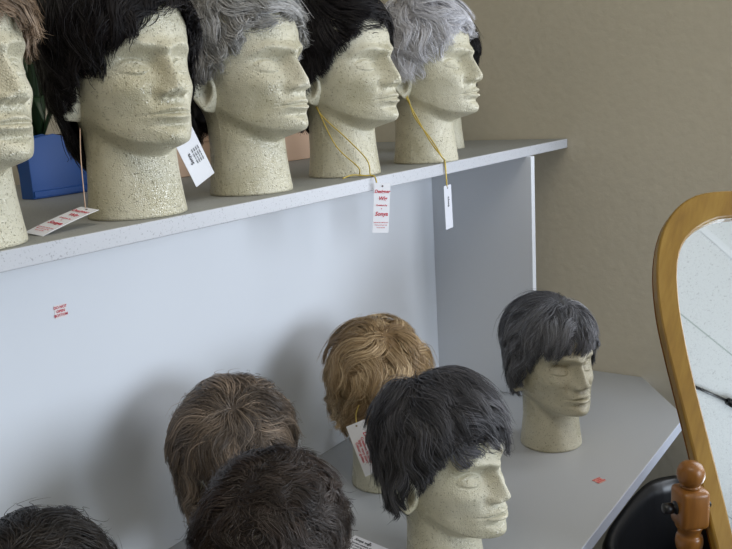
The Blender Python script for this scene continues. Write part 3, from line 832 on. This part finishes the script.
# tag on the desk at the bottom
q = [atz(x,y,DZ) for x,y in ((334,546),(352,531),(396,549))]; uu = (q[2]-q[1]).normalized(); 
cc = atz(362,549,DZ+.0014)
t6 = card('wig_tag', cc, uu, Vector((0,0,1)).cross(uu), .075, .050, M_PAPER, 'white label with black print lying on the desk at the bottom', 'tag', group=GC)
text('Sonya wigs', .008, M_INKK, t6, -.012, .016)
for i, s in enumerate(('machine washable 40 do not','iron wash by hand in cool','water and let dry on stand','keep away from open flame')): text(s, .0048, M_INKK, t6, 0, .007-i*.0065)
# stickers
p = atY(60.5,311,BY-.0006)
s1 = card('warning_sticker', p, (1,0,0), (0,0,1), .0185, .0185, M_STICK, 'small sticker with red capitals on the white back panel', 'sticker', hole=False)
for i, s in enumerate(('DO NOT','OPEN','BOTTOM')): text(s, .0052, M_INK, s1, 0, .0056-i*.0056)
p = atz(599,480.3,DZ+.0007)
s2 = card('warning_sticker', p, (.9,-.35,0), (.35,.9,0), .018, .017, M_STICKO, 'small reddish sticker on the desktop near its front edge', 'sticker', hole=False)
for i, s in enumerate(('DO NOT','OPEN','BOTTOM')): text(s, .0050, M_INK, s2, 0, .0052-i*.0052)

# ------------------------------------------------------------------ things at the back of the shelf
p0 = atz(34,200,SZ); YB = p0.y
tb = atY(53,134,YB); zl = atY(34,140,YB).z; xr = 1.0
sl = (atY(90,157,YB).z-tb.z)/(atY(90,157,YB).x-tb.x)
mf = empty('magazine_file', (p0.x, YB, SZ+.0006))
poly = [(0,0),(xr-p0.x,0),(xr-p0.x,max(.05,tb.z-SZ+sl*(xr-tb.x))),(tb.x-p0.x,tb.z-SZ),(0,zl-SZ)]
def xz_prism(name, poly, y0, y1, m, par):
    bm = bmesh.new(); prism(bm, poly, -y1, -y0, .0006)
    bmesh.ops.transform(bm, matrix=Matrix.Rotation(PI/2,4,'X'), verts=bm.verts[:])
    return mesh_obj(name, bm, m, par)
xz_prism('side_panel', poly, 0, .002, M_BLUE, mf); xz_prism('side_panel', poly, .028, .030, M_BLUE, mf)
bm = bmesh.new(); box(bm, 0, xr-p0.x, .002, .028, 0, .002); mesh_obj('bottom_panel', bm, M_BLUE, mf)
bm = bmesh.new(); box(bm, 0, .002, .002, .028, .002, zl-SZ-.002); mesh_obj('spine_panel', bm, M_BLUE, mf)
bm = bmesh.new(); box(bm, .001, xr-p0.x-.001, -.003, 0, .002, .012, .001); mesh_obj('bottom_fold', bm, M_BLUE, mf)
tag(mf, 'blue slanted magazine file behind the second head on the shelf', 'magazine file')

cb = empty('carton', (1.255, 1.215, SZ+.0006), 0)
bm = bmesh.new(); box(bm, -.21, .21, -.06, .06, 0, .088, .0015); mesh_obj('box_body', bm, M_PEACH, cb)
bm = bmesh.new(); box(bm, -.2125, .2125, -.0625, .0625, .060, .0905, .0015); mesh_obj('lid', bm, M_PEACH, cb)
tag(cb, 'peach cardboard carton lying behind the third and fourth heads', 'box')

pt = empty('potted_plant', (.93,1.345,SZ+.0006))
bm = bmesh.new(); lathe(bm, [(.035,0),(.040,.02),(.048,.075),(.052,.08),(.052,.09),(.047,.09),(.045,.08)], 28); mesh_obj('pot', bm, M_POT, pt, True)
for i in range(26):
    a = rnd.uniform(0,2*PI); Lf = rnd.uniform(.05,.095); h = rnd.uniform(.03,.20); wd = rnd.uniform(.008,.014)
    if i < 4: a = [3.3,3.5,3.0,3.2][i]; h = [-.02,.01,.10,.16][i]; Lf = [.16,.14,.13,.14][i]; wd = .012
    bm = bmesh.new(); prev = None
    for k in range(11):
        t = k/10; r_ = .01+Lf*t*.9; z = .085 + h*math.sin(t*2.2)*1.1 - .05*t*t
        w_ = wd*math.sin(PI*min(1,t*.93+.07))**.7
        c = Vector((math.cos(a)*r_, math.sin(a)*r_, z)); s_ = Vector((-math.sin(a), math.cos(a), 0))*w_
        row = [bm.verts.new(c-s_+Vector((0,0,.003))), bm.verts.new(c), bm.verts.new(c+s_+Vector((0,0,.003)))]
        if prev:
            for j in (0,1): bm.faces.new((prev[j],prev[j+1],row[j+1],row[j]))
        prev = row
    o = mesh_obj('leaf', bm, M_LEAF, pt, True)
    md = o.modifiers.new('s', 'SOLIDIFY'); md.thickness = .0006
tag(pt, 'dark green strap-leaved plant in a pot behind the leftmost head', 'plant')

# black bin with liner below the desk end
bx_, by_ = 1.575, .285
bn = empty('waste_bin', (bx_, by_, 0))
def sq(a, hx, hy, e=.55):
    c_, s_ = math.cos(a), math.sin(a); return (hx*math.copysign(abs(c_)**e, c_), hy*math.copysign(abs(s_)**e, s_))
def loft(name, rings, m, nu=96, top=False):
    V = []
    for (hx, hy, z, am) in rings:
        for k in range(nu):
            a = 2*PI*k/nu; wv = 1+am*(math.sin(13*a+z*20)+.6*math.sin(29*a+1+z*31))
            x_, y_ = sq(a, hx*wv, hy*wv); V.append((x_, y_, z+am*.25*math.sin(7*a)))
    F = [[i*nu+k, i*nu+(k+1)%nu, (i+1)*nu+(k+1)%nu, (i+1)*nu+k] for i in range(len(rings)-1) for k in range(nu)]
    V.append((0,0,rings[0][2])); F += [[k, (k-1)%nu, (k-2)%nu, len(V)-1] for k in range(0,nu,2)]
    return arr_mesh(name, V, F, m, bn)
loft('bin_body', [(.17,.16,0,0),(.175,.165,.01,0),(.215,.205,.56,0),(.222,.212,.575,0),(.222,.212,.59,0),(.215,.205,.59,0),(.212,.202,.57,0)], M_BLKPL)
loft('bin_liner', [(.15,.145,.03,.01),(.19,.18,.35,.015),(.208,.198,.57,.004),(.212,.202,.598,.002),(.224,.214,.602,.002),(.230,.220,.592,.003),(.229,.219,.55,.006),(.228,.218,.48,.012),(.222,.212,.43,.022),(.221,.211,.40,.026)], M_BAG)
tag(bn, 'black waste bin with a liner folded over its rim below the desk edge', 'bin')

bm = bmesh.new()
tube(bm, [(.895,-1.40,RZ-.012),(.953,-1.70,RZ-.012)], .0065, 10); 
cl_ = empty('ceiling_rod', (.92,-1.5,RZ)); bmesh.ops.translate(bm, verts=bm.verts[:], vec=(-.92,1.5,-RZ)); mesh_obj('rod', bm, M_BLKPL, cl_, True)
bm = bmesh.new(); tube(bm, [(.951,-1.685,RZ-.016),(.957,-1.72,RZ-.016),(.980,-1.86,RZ-.016)], [.016,.019,.019], 12)
bmesh.ops.translate(bm, verts=bm.verts[:], vec=(-.92,1.5,-RZ)); mesh_obj('end_block', bm, M_BLKPL, cl_, True)
tag(cl_, 'thin black rod with a thick end on the ceiling, seen in the mirror', 'ceiling rod')

# ------------------------------------------------------------------ light
def area(name, loc, rot, sx, sy, power, col):
    l = bpy.data.lights.new(name, 'AREA'); l.shape = 'RECTANGLE'; l.size = sx; l.size_y = sy; l.energy = power; l.color = col
    o = link(bpy.data.objects.new(name, l)); o.location = loc; o.rotation_euler = rot; return o
wl = area('window_daylight', ((WIN[0]+WIN[1])/2, RY0-.02, (WIN[2]+WIN[3])/2), (PI/2-math.radians(12),0,0), WIN[1]-WIN[0]-.1, WIN[3]-WIN[2]-.12, 55, (.79,.885,1.0))
wl.data.spread = math.radians(140)
wl = area('added_window_light', (WX+.02, (WN2[0]+WN2[1])/2, (WN2[2]+WN2[3])/2), (PI/2,0,PI/2), WN2[1]-WN2[0]-.09, WN2[3]-WN2[2]-.09, 20, (.90,.94,1.0))  # lamp of the added window, brightens the head by the desk corner
area('wig_top_fill', (.10, -.10, RZ-.02), (0,0,0), .6, 1.2, 12, (1.0,.92,.78))  # fill lamp without a fixture, added to brighten the wig tops
w = bpy.data.worlds.new('world'); SC.world = w; w.use_nodes = True
w.node_tree.nodes['Background'].inputs[0].default_value = (.65,.78,1,1); w.node_tree.nodes['Background'].inputs[1].default_value = 1.0
SC.view_settings.view_transform = 'Standard'; SC.view_settings.look = 'None'
SC.view_settings.exposure = -0.10; SC.view_settings.gamma = 1.0; SC.view_settings.use_curve_mapping = False
SC.cycles.max_bounces = 8; SC.cycles.use_denoising = True
